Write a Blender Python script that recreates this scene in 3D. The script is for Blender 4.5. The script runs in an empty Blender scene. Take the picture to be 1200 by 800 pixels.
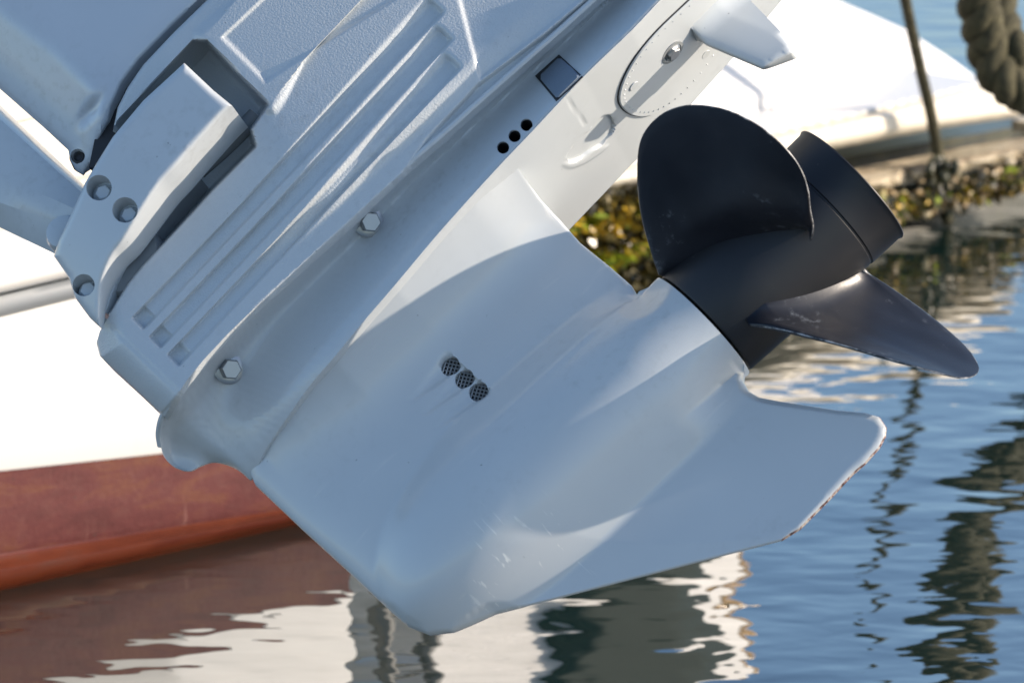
import bpy, bmesh, math, random
import numpy as np
from mathutils import Vector, Matrix
from mathutils.geometry import delaunay_2d_cdt
random.seed(7); rng = np.random.default_rng(7)
R_ = math.radians
S = bpy.context.scene
COL = S.collection

# ------------------------------------------------------------------ camera
PITCH, LENS, CAMH, DIST = R_(14.0), 135.0, 1.25, 3.0
cam = bpy.data.cameras.new('camera'); camo = bpy.data.objects.new('camera', cam); COL.objects.link(camo)
camo.location = (0, 0, CAMH); camo.rotation_euler = (R_(90) - PITCH, 0, 0)
cam.lens = LENS; cam.sensor_width = 36; cam.clip_start = 0.05; cam.clip_end = 3000
cam.dof.use_dof = True; cam.dof.focus_distance = 3.12; cam.dof.aperture_fstop = 11
S.camera = camo
CR = np.array([1., 0, 0]); CF = np.array([0, math.cos(PITCH), -math.sin(PITCH)]); CU = np.array([0, math.sin(PITCH), math.cos(PITCH)])
CC = np.array([0, 0, CAMH])
def rays(px, py):
    px = np.asarray(px, float); py = np.asarray(py, float)
    xc = (px - 600) / 1200 * 36 / LENS; yc = -(py - 400) / 1200 * 36 / LENS
    return CF + xc[..., None] * CR + yc[..., None] * CU

# motor frame: a = aft, u = up along the leg, w = port (towards the viewer)
AL, TI, FW = R_(45.5), R_(25), R_(5)
a0 = math.cos(AL) * CR + math.sin(AL) * CU
d0 = math.sin(AL) * CR - math.cos(AL) * CU
B = -CF
w1 = math.cos(TI) * B - math.sin(TI) * d0
dd = math.cos(TI) * d0 + math.sin(TI) * B
aa = math.cos(FW) * a0 - math.sin(FW) * w1
ww = math.cos(FW) * w1 + math.sin(FW) * a0
MO = CC + DIST * CF

# ------------------------------------------------------------------ light
sdir = 2.3 * aa + 1.0 * dd - 0.03 * ww
sdir /= np.linalg.norm(sdir)
SUN_EL = math.asin(sdir[2]); SUN_AZ = math.atan2(sdir[0], sdir[1])
W = bpy.data.worlds.new('World'); S.world = W; W.use_nodes = True
nt = W.node_tree; bg = nt.nodes['Background']
sky = nt.nodes.new('ShaderNodeTexSky'); sky.sky_type = 'NISHITA'; sky.sun_disc = False
sky.sun_elevation = SUN_EL; sky.sun_rotation = SUN_AZ; sky.air_density = 1.0; sky.dust_density = 0.8; sky.ozone_density = 2.6
nt.links.new(sky.outputs[0], bg.inputs[0]); bg.inputs[1].default_value = 0.15
sl = bpy.data.lights.new('sun', 'SUN'); sl.energy = 4.5; sl.angle = R_(0.5); sl.color = (1, 0.85, 0.69)
so = bpy.data.objects.new('sun', sl); COL.objects.link(so); so.location = (6, 2, 5)
so.rotation_euler = Vector(sdir).to_track_quat('Z', 'Y').to_euler()
S.view_settings.view_transform = 'Standard'; S.view_settings.look = 'None'
S.view_settings.gamma = 1; S.view_settings.use_curve_mapping = False
S.view_settings.exposure = 0.76
S.render.engine = 'CYCLES'

# ------------------------------------------------------------------ helpers
class Frame:
    """local axes x,y,z (columns) and origin; px() puts a pixel on the plane z = h"""
    def __init__(s, o, x, y, z):
        s.o = np.array(o); s.M = np.stack([x, y, z], 1); s.co = s.M.T @ (CC - s.o)
    def px(s, x, y, h, axis=2):
        d = rays(x, y) @ s.M
        k = (np.asarray(h, float) - s.co[axis]) / d[..., axis]
        return s.co + k[..., None] * d
    def mat(s):
        m = Matrix.Identity(4)
        for i in range(3):
            for j in range(3): m[i][j] = s.M[i, j]
            m[i][3] = s.o[i]
        return m
MF = Frame(MO, aa, -dd, ww)
def mpx(x, y, w=0.0): return MF.px(np.array(x, float), np.array(y, float), w)

def tag(o, label=None, cat=None, group=None, kind=None):
    if label: o['label'] = label
    if cat: o['category'] = cat
    if group: o['group'] = group
    if kind: o['kind'] = kind
    return o
def empty(name, m=None):
    o = bpy.data.objects.new(name, None); COL.objects.link(o); o.empty_display_size = 0.1
    if m is not None: o.matrix_world = m
    return o
def mesh(name, v, f, mat, parent=None, smooth=True, ang=35, recalc=True, attr=None):
    me = bpy.data.meshes.new(name)
    me.from_pydata([tuple(map(float, p)) for p in v], [], [tuple(map(int, q)) for q in f])
    if attr is not None:
        at = me.attributes.new('wear', 'FLOAT', 'POINT'); at.data.foreach_set('value', np.asarray(attr, np.float32))
    if recalc:
        bm = bmesh.new(); bm.from_mesh(me); bmesh.ops.recalc_face_normals(bm, faces=bm.faces); bm.to_mesh(me); bm.free()
    if smooth:
        me.shade_smooth()
        try: me.set_sharp_from_angle(angle=R_(ang))
        except Exception: pass
    me.materials.append(mat)
    o = bpy.data.objects.new(name, me); COL.objects.link(o)
    if parent: o.parent = parent
    return o
def resample(p, step, closed=True):
    p = np.asarray(p, float); out = []
    n = len(p)
    for i in range(n if closed else n - 1):
        q = p[(i + 1) % n]; m = max(1, int(round(np.linalg.norm(q - p[i]) / step)))
        for k in range(m): out.append(p[i] + (q - p[i]) * k / m)
    if not closed: out.append(p[-1])
    return np.array(out)
def smoothpoly(p, it=2):
    """Chaikin"""
    p = np.asarray(p, float)
    for _ in range(it):
        q = np.roll(p, -1, 0)
        p = np.stack([.75 * p + .25 * q, .25 * p + .75 * q], 1).reshape(-1, p.shape[1])
    return p
def segdist(pt, p, closed=True):
    p = np.asarray(p, float); q = np.roll(p, -1, 0)
    if not closed: p, q = p[:-1], q[:-1]
    best = np.full(len(pt), 1e9)
    for a, b in zip(p, q):
        e = b - a; L = e @ e
        if L < 1e-14: continue
        t = np.clip((pt - a) @ e / L, 0, 1)
        best = np.minimum(best, np.hypot(*(pt - a - t[:, None] * e).T))
    return best
def inside(pt, p):
    x, y = pt[:, 0], pt[:, 1]; r = np.zeros(len(pt), bool); n = len(p)
    for i in range(n):
        x1, y1 = p[i]; x2, y2 = p[(i + 1) % n]
        if y1 == y2: continue
        c = ((y1 > y) != (y2 > y)) & (x < (x2 - x1) * (y - y1) / (y2 - y1) + x1)
        r ^= c
    return r
def sdist(pt, p):
    d = segdist(pt, p); return np.where(inside(pt, p), d, -d)
def sst(x, a, b):
    t = np.clip((x - a) / (b - a), 0, 1); return t * t * (3 - 2 * t)
def smax(a, b, k):
    h = np.clip(.5 + .5 * (b - a) / k, 0, 1); return a * (1 - h) + b * h + k * h * (1 - h)
def relief(name, poly, hfn, step, mat, parent=None, mapf=None, ang=0.0, back=None, rel=None, holes=(), rings=(), mirror=False,
           hole_depth=.01, wear=None, sharp=35):
    """height field over a polygon: CDT mesh, skirt to z=back (or h+rel), holes = (x, y, r)"""
    sx_, sy_ = step if isinstance(step, tuple) else (step, step); step = min(sx_, sy_) if sx_ == sy_ else .5 * (sx_ + sy_)
    poly = resample(poly, step)
    c, s_ = math.cos(ang), math.sin(ang); Rm = np.array([[c, -s_], [s_, c]])
    pr = poly @ Rm; lo, hi = pr.min(0), pr.max(0)
    gx, gy = np.meshgrid(np.arange(lo[0], hi[0], sx_), np.arange(lo[1], hi[1], sy_))
    g = np.stack([gx.ravel(), gy.ravel()], 1) @ Rm.T
    g = g[inside(g, poly)]
    rmax = max(rings) if rings else 0
    g = g[segdist(g, poly) > max(.6 * step, rmax + .4 * step)]
    loops = [poly]
    for h in holes:
        n = 24; th = np.arange(n) * 2 * math.pi / n
        loops.append(np.stack([h[0] + h[2] * np.cos(th), h[1] + h[2] * np.sin(th)], 1))
        g = g[np.hypot(g[:, 0] - h[0], g[:, 1] - h[1]) > h[2] * 1.0 + .5 * step]
    pts = [g]
    if rings:
        e = np.roll(poly, -1, 0) - np.roll(poly, 1, 0); e /= np.linalg.norm(e, axis=1)[:, None] + 1e-12
        nrm = np.stack([-e[:, 1], e[:, 0]], 1)
        if not inside((poly + nrm * rmax * .3)[:1], poly)[0]: nrm = -nrm
        for r in rings:
            q = poly + nrm * r; q = q[inside(q, poly)]; q = q[segdist(q, poly) > r * .85]; pts.append(q)
    vin, ein = [], []
    for L in loops:
        b = len(vin); vin += [Vector(x) for x in L]; ein += [(b + i, b + (i + 1) % len(L)) for i in range(len(L))]
    for q in pts: vin += [Vector(x) for x in q]
    vo, eo, fo, *_ = delaunay_2d_cdt(vin, ein, [], 0, 1e-7)
    v2 = np.array([tuple(x) for x in vo]); tri = np.array([f for f in fo if len(f) == 3])
    cen = v2[tri].mean(1); keep = inside(cen, poly)
    for h in holes: keep &= np.hypot(cen[:, 0] - h[0], cen[:, 1] - h[1]) > h[2] * .985
    tri = tri[keep]
    hh = hfn(v2); P = mapf(v2, hh)
    we = wear(v2) if wear else np.zeros(len(v2))
    ed = {}
    for t in tri:
        for i in range(3):
            k = (t[i], t[(i + 1) % 3]); kk = (min(k), max(k)); ed[kk] = None if kk in ed else k
    bnd = [k for k in ed.values() if k]
    V = list(P); Fc = [tuple(t) for t in tri]; We = list(we)
    hid = np.full(len(v2), -1)
    for i, h in enumerate(holes): hid[np.abs(np.hypot(v2[:, 0] - h[0], v2[:, 1] - h[1]) - h[2]) < h[2] * .05] = i
    if mirror:
        off = len(V); V += [np.array([p[0], p[1], -p[2]]) for p in P]; We += list(we)
        Fc += [(t[0] + off, t[2] + off, t[1] + off) for t in tri]
        for a, b in bnd:
            if hid[a] < 0: Fc.append((b, a, a + off, b + off))
    mp = {}
    def bv(i):
        if i not in mp:
            p = np.array(P[i])
            if hid[i] >= 0: p[2] -= hole_depth
            elif callable(back): p[2] = back(v2[i], p[2])
            elif back is not None: p[2] = back
            else: p[2] += rel
            mp[i] = len(V); V.append(p); We.append(0)
        return mp[i]
    capl = {}
    for a, b in bnd:
        if hid[a] >= 0:
            Fc.append((b, a, bv(a), bv(b))); capl.setdefault(hid[a], []).append((bv(a), bv(b)))
        elif not mirror and (back is not None or rel is not None):
            Fc.append((b, a, bv(a), bv(b)))
    cents = []
    for i, L in capl.items():
        c_ = np.mean([V[a] for a, b in L], 0); k = len(V); V.append(c_); We.append(0); cents.append(c_)
        Fc += [(a, b, k) for a, b in L]
    o = mesh(name, V, Fc, mat, parent, ang=sharp, attr=We)
    # drop loose points
    bm = bmesh.new(); bm.from_mesh(o.data)
    bmesh.ops.delete(bm, geom=[v for v in bm.verts if not v.link_faces], context='VERTS'); bm.to_mesh(o.data); bm.free()
    return o
def basis(z, x=None):
    z = np.array(z, float); z /= np.linalg.norm(z)
    x = np.array([1., 0, 0]) if x is None else np.array(x, float)
    if abs(x @ z) > .95: x = np.array([0, 1., 0])
    x = x - (x @ z) * z; x /= np.linalg.norm(x); return x, np.cross(z, x), z
def lathe(prof, c, z, seg=48, x=None, close=True):
    """prof = [(along, r)] about axis z through c"""
    X, Y, Z = basis(z, x); c = np.array(c, float); V, Fc = [], []
    for h, r in prof:
        for k in range(seg):
            t = 2 * math.pi * k / seg; V.append(c + Z * h + r * (X * math.cos(t) + Y * math.sin(t)))
    for i in range(len(prof) - 1):
        for k in range(seg):
            j = (k + 1) % seg; Fc.append((i * seg + k, i * seg + j, (i + 1) * seg + j, (i + 1) * seg + k))
    if close:
        Fc.append(tuple(range(seg - 1, -1, -1))); Fc.append(tuple(range((len(prof) - 1) * seg, len(prof) * seg)))
    return V, Fc
def tube(path, r, seg=10, cap=True, rf=None):
    path = np.asarray(path, float); V, Fc = [], []
    n = len(path); T = np.gradient(path, axis=0); T /= np.linalg.norm(T, axis=1)[:, None]
    up = np.array([0.3, 0.2, 1.]); x = None
    for i in range(n):
        if x is None: x = np.cross(T[i], up)
        x = x - (x @ T[i]) * T[i]; x /= np.linalg.norm(x); y = np.cross(T[i], x)
        rr = r if rf is None else rf(i / (n - 1))
        for k in range(seg):
            t = 2 * math.pi * k / seg; V.append(path[i] + rr * (x * math.cos(t) + y * math.sin(t)))
    for i in range(n - 1):
        for k in range(seg):
            j = (k + 1) % seg; Fc.append((i * seg + k, i * seg + j, (i + 1) * seg + j, (i + 1) * seg + k))
    if cap: Fc += [tuple(range(seg - 1, -1, -1)), tuple(range((n - 1) * seg, n * seg))]
    return V, Fc
def join(*parts):
    V, Fc = [], []
    for v, f in parts:
        b = len(V); V += list(v); Fc += [tuple(i + b for i in q) for q in f]
    return V, Fc
def catmull(p, m=8):
    p = np.asarray(p, float); q = np.vstack([2 * p[0] - p[1], p, 2 * p[-1] - p[-2]]); out = []
    for i in range(1, len(q) - 2):
        for k in range(m):
            t = k / m; a, b, c, d = q[i - 1], q[i], q[i + 1], q[i + 2]
            out.append(.5 * (2 * b + (c - a) * t + (2 * a - 5 * b + 4 * c - d) * t * t + (3 * b - a - 3 * c + d) * t ** 3))
    out.append(p[-1]); return np.array(out)

# ------------------------------------------------------------------ materials
def newmat(name):
    m = bpy.data.materials.new(name); m.use_nodes = True
    return m, m.node_tree, m.node_tree.nodes['Principled BSDF']
def noise(nt, scale, detail=4, rough=.6, vec=None, dist=0):
    n = nt.nodes.new('ShaderNodeTexNoise'); n.inputs['Scale'].default_value = scale; n.inputs['Detail'].default_value = detail
    n.inputs['Roughness'].default_value = rough; n.inputs['Distortion'].default_value = dist
    if vec: nt.links.new(vec, n.inputs['Vector'])
    return n.outputs['Fac']
def coord(nt, scale=(1, 1, 1), rot=(0, 0, 0)):
    t = nt.nodes.new('ShaderNodeTexCoord'); m = nt.nodes.new('ShaderNodeMapping'); m.inputs['Scale'].default_value = scale
    m.inputs['Rotation'].default_value = rot; nt.links.new(t.outputs['Object'], m.inputs['Vector']); return m.outputs[0]
def ramp(nt, fac, stops):
    r = nt.nodes.new('ShaderNodeValToRGB'); e = r.color_ramp.elements
    while len(e) < len(stops): e.new(.5)
    for k, (p, c) in zip(e, stops):
        k.position = p; k.color = (*c, 1) if not isinstance(c, (int, float)) else (c, c, c, 1)
    nt.links.new(fac, r.inputs[0]); return r.outputs[0]
def mixc(nt, fac, a, b, mode='MIX'):
    m = nt.nodes.new('ShaderNodeMix'); m.data_type = 'RGBA'; m.blend_type = mode
    for s, v in ((m.inputs[0], fac), (m.inputs[6], a), (m.inputs[7], b)):
        if isinstance(v, (int, float)): s.default_value = v
        elif isinstance(v, tuple): s.default_value = (*v, 1)
        else: nt.links.new(v, s)
    return m.outputs[2]
def math_(nt, op, a, b=None):
    m = nt.nodes.new('ShaderNodeMath'); m.operation = op
    for s, v in zip(m.inputs, (a, b)):
        if v is None: continue
        if isinstance(v, (int, float)): s.default_value = v
        else: nt.links.new(v, s)
    return m.outputs[0]
def bump(nt, bs, h, strength, dist):
    b = nt.nodes.new('ShaderNodeBump'); b.inputs['Strength'].default_value = strength; b.inputs['Distance'].default_value = dist
    nt.links.new(h, b.inputs['Height']); nt.links.new(b.outputs[0], bs.inputs['Normal']); return b
def paint(name, col, rough=.35, coat=.25, grain=0, grain_scale=900, var=.06, dirt=.25, wear=False):
    m, nt, bs = newmat(name)
    v = coord(nt)
    n1 = noise(nt, 9, 5, .6, v); n2 = noise(nt, 130, 3, .6, v)
    c = mixc(nt, n1, tuple(x * (1 - var) for x in col), tuple(min(1, x * (1 + var)) for x in col))
    d = math_(nt, 'MULTIPLY', ramp(nt, n2, [(.5, 0.), (.75, 1.)]), ramp(nt, noise(nt, 7, 4, .6, v), [(.48, 0.), (.72, dirt)]))
    c = mixc(nt, d, c, (.16, .15, .13))
    sp = ramp(nt, noise(nt, 210, 1, .4, v), [(.80, 0.), (.84, .5)])
    c = mixc(nt, sp, c, (.06, .06, .06))
    if wear:
        at = nt.nodes.new('ShaderNodeAttribute'); at.attribute_name = 'wear'
        nz = noise(nt, 160, 6, .75, v)
        k = ramp(nt, math_(nt, 'MULTIPLY', math_(nt, 'ADD', at.outputs['Fac'], -.06), math_(nt, 'ADD', nz, .45)), [(.58, 0.), (.68, 1.)])
        wc = ramp(nt, noise(nt, 240, 4, .7, v), [(.35, (.02, .02, .02)), (.47, (.16, .06, .045)), (.58, (.45, .42, .38)), (.7, (.1, .05, .04))])
        c = mixc(nt, k, c, wc)
        tc = nt.nodes.new('ShaderNodeTexCoord'); vd = nt.nodes.new('ShaderNodeVectorMath'); vd.operation = 'DISTANCE'; nt.links.new(tc.outputs['Object'], vd.inputs[0]); vd.inputs[1].default_value = SCR
        near = ramp(nt, vd.outputs['Value'], [(.02, 1.), (.065, 0.)])
        sn = ramp(nt, noise(nt, 210, 2, .5, coord(nt, (1, .10, .3), (0, 0, R_(-14)))), [(.655, 0.), (.69, .8)])
        c = mixc(nt, math_(nt, 'MULTIPLY', near, sn), c, (.74, .74, .70))
        sn2 = ramp(nt, noise(nt, 38, 3, .6, coord(nt, (.35, 2.2, 1), (0, 0, R_(25)))), [(.66, 0.), (.76, .35)])
        c = mixc(nt, sn2, c, (.60, .60, .58))
    nt.links.new(c, bs.inputs['Base Color'])
    nt.links.new(ramp(nt, n1, [(.3, rough - .06), (.7, rough + .08)]), bs.inputs['Roughness'])
    bs.inputs['Coat Weight'].default_value = min(1, coat * 1.6); bs.inputs['Coat Roughness'].default_value = .07
    if grain: bump(nt, bs, noise(nt, grain_scale, 2, .5, v), grain, .0006)
    else: bump(nt, bs, noise(nt, 60, 3, .5, v), .06, .001)
    return m
SCR = tuple(mpx(615, 665, .02))
PAINT = paint('grey_engine_paint', (.46, .49, .505), .36, .3)
PAINTW = paint('grey_engine_paint_worn_edges', (.46, .49, .505), .36, .3, wear=True)
GRAIN = paint('grained_grey_engine_paint', (.46, .49, .505), .42, .2, grain=.8, grain_scale=620)
COWL = paint('cowling_paint', (.45, .48, .51), .3, .4)
PROP = paint('black_propeller_paint', (.005, .006, .009), .45, .0, var=.3, dirt=0)
def propmat():
    m, nt, bs = newmat('scuffed_black_propeller_paint'); v = coord(nt)
    at = nt.nodes.new('ShaderNodeAttribute'); at.attribute_name = 'wear'
    n = noise(nt, 90, 6, .75, v); n0 = noise(nt, 14, 3, .5, v)
    sc = ramp(nt, math_(nt, 'MULTIPLY', n, n0), [(.33, 0.), (.42, .9)])
    e = ramp(nt, math_(nt, 'MULTIPLY', at.outputs['Fac'], math_(nt, 'ADD', n, .35)), [(.62, 0.), (.8, 1.)])
    c = mixc(nt, sc, ramp(nt, n0, [(.3, (.006, .007, .012)), (.7, (.012, .014, .020))]), (.10, .11, .125))
    c = mixc(nt, e, c, (.42, .42, .42))
    nt.links.new(c, bs.inputs['Base Color']); nt.links.new(ramp(nt, n0, [(.3, .3), (.7, .46)]), bs.inputs['Roughness'])
    bump(nt, bs, noise(nt, 220, 3, .6, v), .08, .001); return m
PROPB = propmat()
BOLT, nt_, bs_ = newmat('bare_metal_bolt'); bs_.inputs['Base Color'].default_value = (.30, .31, .32, 1); bs_.inputs['Metallic'].default_value = .7; bs_.inputs['Roughness'].default_value = .32
STEEL, nt_, bs_ = newmat('dull_steel'); bs_.inputs['Base Color'].default_value = (.42, .43, .44, 1); bs_.inputs['Metallic'].default_value = .85; bs_.inputs['Roughness'].default_value = .35
DARK, nt_, bs_ = newmat('dark_rubber_and_gap_shade'); bs_.inputs['Base Color'].default_value = (.018, .018, .02, 1); bs_.inputs['Roughness'].default_value = .6  # rubber parts, and the painted dark of holes and gaps
BLOCK = paint('speckled_blue_grey_rubber', (.16, .20, .25), .6, 0, grain=.9, grain_scale=900, var=.3)
SHADE = paint('shaded_engine_paint', (.22, .235, .24), .5, 0)  # engine paint darkened: shade put into the colour of recessed parts

# ================================================================== OUTBOARD MOTOR
motor = empty('outboard_motor', MF.mat())
tag(motor, 'grey outboard motor tilted up out of the water with black propeller', 'outboard motor')
def pmap(v, h): return MF.px(v[:, 0], v[:, 1], h)
def lmap(v, h): return np.stack([v[:, 0], v[:, 1], h], 1)
ca, sa = math.cos(AL), math.sin(AL)
def tn(v): return ca * v[:, 0] - sa * v[:, 1], sa * v[:, 0] + ca * v[:, 1]
def tn1(x, y): return ca * x - sa * y, sa * x + ca * y
mm = .001
def sweep(t): return 26 * (np.maximum(t - 110, 0) / 400) ** 1.6      # the leg narrows aft, mm

# plate edge line (b): px, py, half width
Bl = np.array([(294, 563, 0), (304, 542, 13), (314, 522, 23), (340, 484, 42), (365, 449, 56), (391, 419, 66), (424, 379, 73), (462, 335, 79), (516, 271, 84), (580, 200, 86),
               (620, 158, 86.5), (684, 90, 87), (740, 36, 87), (774, 0, 86), (830, -58, 84), (880, -110, 80)], float)
BL = MF.px(Bl[:, 0], Bl[:, 1], Bl[:, 2] * mm)
def plateU(A): return np.interp(A, BL[:, 0], BL[:, 1])
def plateW(A): return np.interp(A, BL[:, 0], BL[:, 2])

# --- gearcase (strut, torpedo, skeg): height field over the symmetry plane
cen = mpx(825, 381)[0:3]; U0 = cen[1]
ringA = .5 * (mpx(770, 329)[0] + mpx(877, 433)[0]); noseA = mpx(474, 740)[0]
RT = .0505
out = [(294, 556), (300, 569), (355, 621), (411, 672), (461, 719), (479, 734), (502, 743), (531, 740), (551, 732), (580, 719), (641, 704), (765, 672), (847, 651), (917, 633), (938, 620), (971, 587),
       (1000, 556), (1014, 544), (1031, 525), (1038, 512), (1039, 501), (1031, 489), (1014, 484), (981, 481), (911, 470), (890, 466), (878, 459), (872, 448), (873, 440)]
o2 = [tuple(mpx(x, y)[:2]) for x, y in out]
o2 += [(ringA, U0 - RT), (ringA, U0 + RT)]
o2 += [tuple(mpx(x, y)[:2]) for x, y in [(747, 346), (741, 336), (717, 315), (681, 286), (661, 265), (643, 250)]]
topA = np.linspace(mpx(628, 232)[0], mpx(296, 558)[0], 30)[1:-1]
o2 += [(mpx(628, 232)[0], plateU(mpx(628, 232)[0]) + .004)] + [(A, plateU(A) + .004) for A in topA]
o2 = np.array(o2)
# leading / trailing edge as functions of U
le = np.array([mpx(x, y)[:2] for x, y in out[:15]]); te = np.array([mpx(x, y)[:2] for x, y in out[14:29]])
te2 = np.array([mpx(x, y)[:2] for x, y in [(747, 346), (741, 336), (717, 315), (681, 286), (661, 265), (643, 250), (628, 232)]])
def lead(U): i = np.argsort(le[:, 1]); return np.interp(U, le[i, 1], le[i, 0])
tr = np.vstack([te, te2]); tri_ = np.argsort(tr[:, 1])
def trail(U): return np.interp(U, tr[tri_, 1], tr[tri_, 0])
intake_px = [(525, 425), (542, 440.5), (559, 456)]
intake = [mpx(x, y, .028)[:2] for x, y in intake_px]
rimseg = np.vstack([o2[:29]])
te_line = np.vstack([te2])
def gear_h(v):
    A, U = v[:, 0], v[:, 1]; d = U0 - U
    a0_, a1_ = lead(U), trail(U); x = np.clip((A - a0_) / np.maximum(a1_ - a0_, 1e-4), 0, 1)
    Tm = .031 - .006 * sst(-d, .05, .13)
    strut = Tm * np.clip(2.1 * np.sqrt(x + 1e-6) * (1 - x) ** .75, 0, 1.3) * .9 + .003
    L = (A - noseA); R = RT + .003 * sst(ringA - A, .0, .07)
    ln = .17; R = R * np.sqrt(np.clip(1 - np.clip((ln - L) / ln, 0, 1) ** 2.4, 0, 1))
    sk = .0030 + .0065 * np.clip(1 - (d - .05) / .11, 0, 1) ** 1.3
    sk = np.minimum(sk, .0018 + .09 * np.minimum(A - a0_ + .002, 9))
    st = np.where(d < 0, strut, sk + (strut - sk) * np.clip(1 - d / .05, 0, 1) ** 2)
    xs = np.clip(np.abs(d) / (1.42 * R + 1e-5), 0, 1)
    soft = st + np.maximum(R - st, 0) * (1 - xs * xs) ** 1.4
    circ = smax(st, np.sqrt(np.maximum(R * R - d * d, 0)), .014) - .001
    k = sst(A, ringA - .075, ringA - .004)
    h = soft * (1 - k) + circ * k
    h = h + .0022 * np.exp(-((d + .046) / .0055) ** 2) * sst(A, ringA - .20, ringA - .03)      # shoulder line
    # flare to the plate
    dU = plateU(A) - U; Wp = plateW(A)
    fl = np.clip(1 - dU / .062, 0, 1.1) ** 2.2
    # edge rounding, not along the ring and the plate
    e = segdist(v, rimseg, False); et = segdist(v, te_line, False)
    r1 = .0016 + .022 * (1 - sst(d, -.02, .09))
    h = np.minimum(h, np.sqrt(2 * r1 * e + 1e-9) + .0006 + np.maximum(e - .003, 0) * (.75 + 1.8 * (1 - sst(d, -.02, .09))))
    h = np.minimum(h, np.sqrt(2 * .0035 * et + 1e-9) + .0012 + np.maximum(et - .004, 0) * .8)
    h = h + np.maximum(.84 * Wp - h, 0) * fl * (.82 + .18 * sst(et, 0, .05)) * sst(e, 0, .03)
    # intake scoops
    for c in intake:
        q = A - c[0]; s = U - c[1]
        wd = .0078 * np.clip(1 + q / .048, 0, 1)
        g = np.exp(-(s / (wd + 1e-4)) ** 4) * ((q < .006) & (q > -.05)) * np.clip(1 + q / .048, 0, 1)
        h = h - .0050 * g
    return np.maximum(h, .0006)
def gear_wear(v):
    d = U0 - v[:, 1]
    e = segdist(v, o2[13:22], False)
    w = np.clip(1.1 - e / .0020, 0, 1.1)
    A = v[:, 0]
    return w
gearcase = relief('gearcase', o2, gear_h, .0021, PAINTW, motor, lmap, rings=(.0006, .0014, .0026), mirror=True,
                  holes=[(c[0], c[1], .0079) for c in intake], hole_depth=.012, wear=gear_wear, sharp=50)
gearcase['label'] = 'smooth lower gearcase with bullet nose and skeg'
# intake screens
for c in intake:
    z = float(gear_h(np.array([[c[0], c[1]]]))[0]) - .0005
    z = float(gear_h(np.array([[c[0] + .01, c[1]]]))[0]) - .0055
    parts = []
    V, Fc = [], []
    def bar(p, q, t=.00062):
        global V, Fc
        p, q = np.array(p), np.array(q); e = (q - p) / np.linalg.norm(q - p); n = np.array([-e[1], e[0], 0]) * t
        b = len(V); up = np.array([0, 0, t])
        for s in (p, q):
            for k in (n, up, -n, -up): V.append(s + k)
        Fc += [(b + k, b + (k + 1) % 4, b + 4 + (k + 1) % 4, b + 4 + k) for k in range(4)] + [(b, b + 1, b + 2, b + 3), (b + 7, b + 6, b + 5, b + 4)]
    r = .0079
    for k in range(-2, 3):
        s = k * .0030; L = math.sqrt(r * r - s * s)
        for an in (.55, .55 + math.pi / 2):
            ex = np.array([math.cos(an), math.sin(an), 0]); ey = np.array([-ex[1], ex[0], 0]); c3 = np.array([c[0], c[1], z])
            bar(c3 + ey * s - ex * L, c3 + ey * s + ex * L)
    sc = mesh('intake_screen', V, Fc, BOLT, gearcase, smooth=False)
    v, f = lathe([(0, .0077)], (c[0], c[1], z - .003), (0, 0, 1), 20, close=False)
    mesh('screen_backing', v, [tuple(range(20))], DARK, gearcase, smooth=False, recalc=False)

# --- anti-ventilation plate
def upl(x, y, off=0.0):   # pixel on the plate underside
    A = MF.px(np.array(float(x)), np.array(float(y)), .0)[0]
    for _ in range(5):
        p = MF.px(np.array(float(x)), np.array(float(y)), plateU(A) - off, axis=1); A = p[0]
    return p
key = smoothpoly([(664, 184), (669, 191), (681, 186), (694, 176), (706, 170), (719, 156), (721, 145), (715, 135), (704, 137), (695, 147), (691, 155), (682, 160), (671, 173)], 2)
KP = np.array([upl(x, y) for x, y in key])[:, [0, 2]]; KR = np.array([upl(x, y) for x, y in smoothpoly([(657, 190), (664, 199), (682, 194), (704, 180), (716, 168), (700, 172), (684, 186), (668, 190)], 2)])[:, [0, 2]]
ai = np.linspace(BL[0, 0] + .004, BL[-1, 0], 70)
pp = [(A, float(plateW(A))) for A in ai] + [(A, -float(plateW(A))) for A in ai[::-1]]
line0 = np.array([upl(664, 115), upl(686, 146)])[:, [0, 2]]
def plate_h(v):
    e = segdist(v, np.array(pp)); h = .0015 * np.clip(1 - e / .0022, 0, 1) ** 2
    h = h + .011 * sst(sdist(v, KP), -.0006, .0022) - .0008 * sst(sdist(v, KR), -.001, .002)
    return h + .0008 * np.exp(-(segdist(v, line0, False) / .0007) ** 2)
def plate_map(v, h): return np.stack([v[:, 0], plateU(v[:, 0]) + h, v[:, 1]], 1)
plate = relief('anti_ventilation_plate', pp, plate_h, .0019, PAINT, motor, plate_map, rings=(.0008,), sharp=50)
n = len(ai); V = []
for A in ai:
    u, w = float(plateU(A)), float(plateW(A)); V += [(A, u + .0013, w + .0002), (A, u + .0026, w + .0002), (A, u + .0026, -w - .0002), (A, u + .0013, -w - .0002)]
Fc = [(i * 4 + k, i * 4 + k + 1, i * 4 + 5 + k, i * 4 + 4 + k) for i in range(n - 1) for k in range(3)] + [((n - 1) * 4, (n - 1) * 4 + 1, (n - 1) * 4 + 2, (n - 1) * 4 + 3)]
mesh('plate_edge', V, Fc, PAINT, plate, ang=30)

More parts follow.
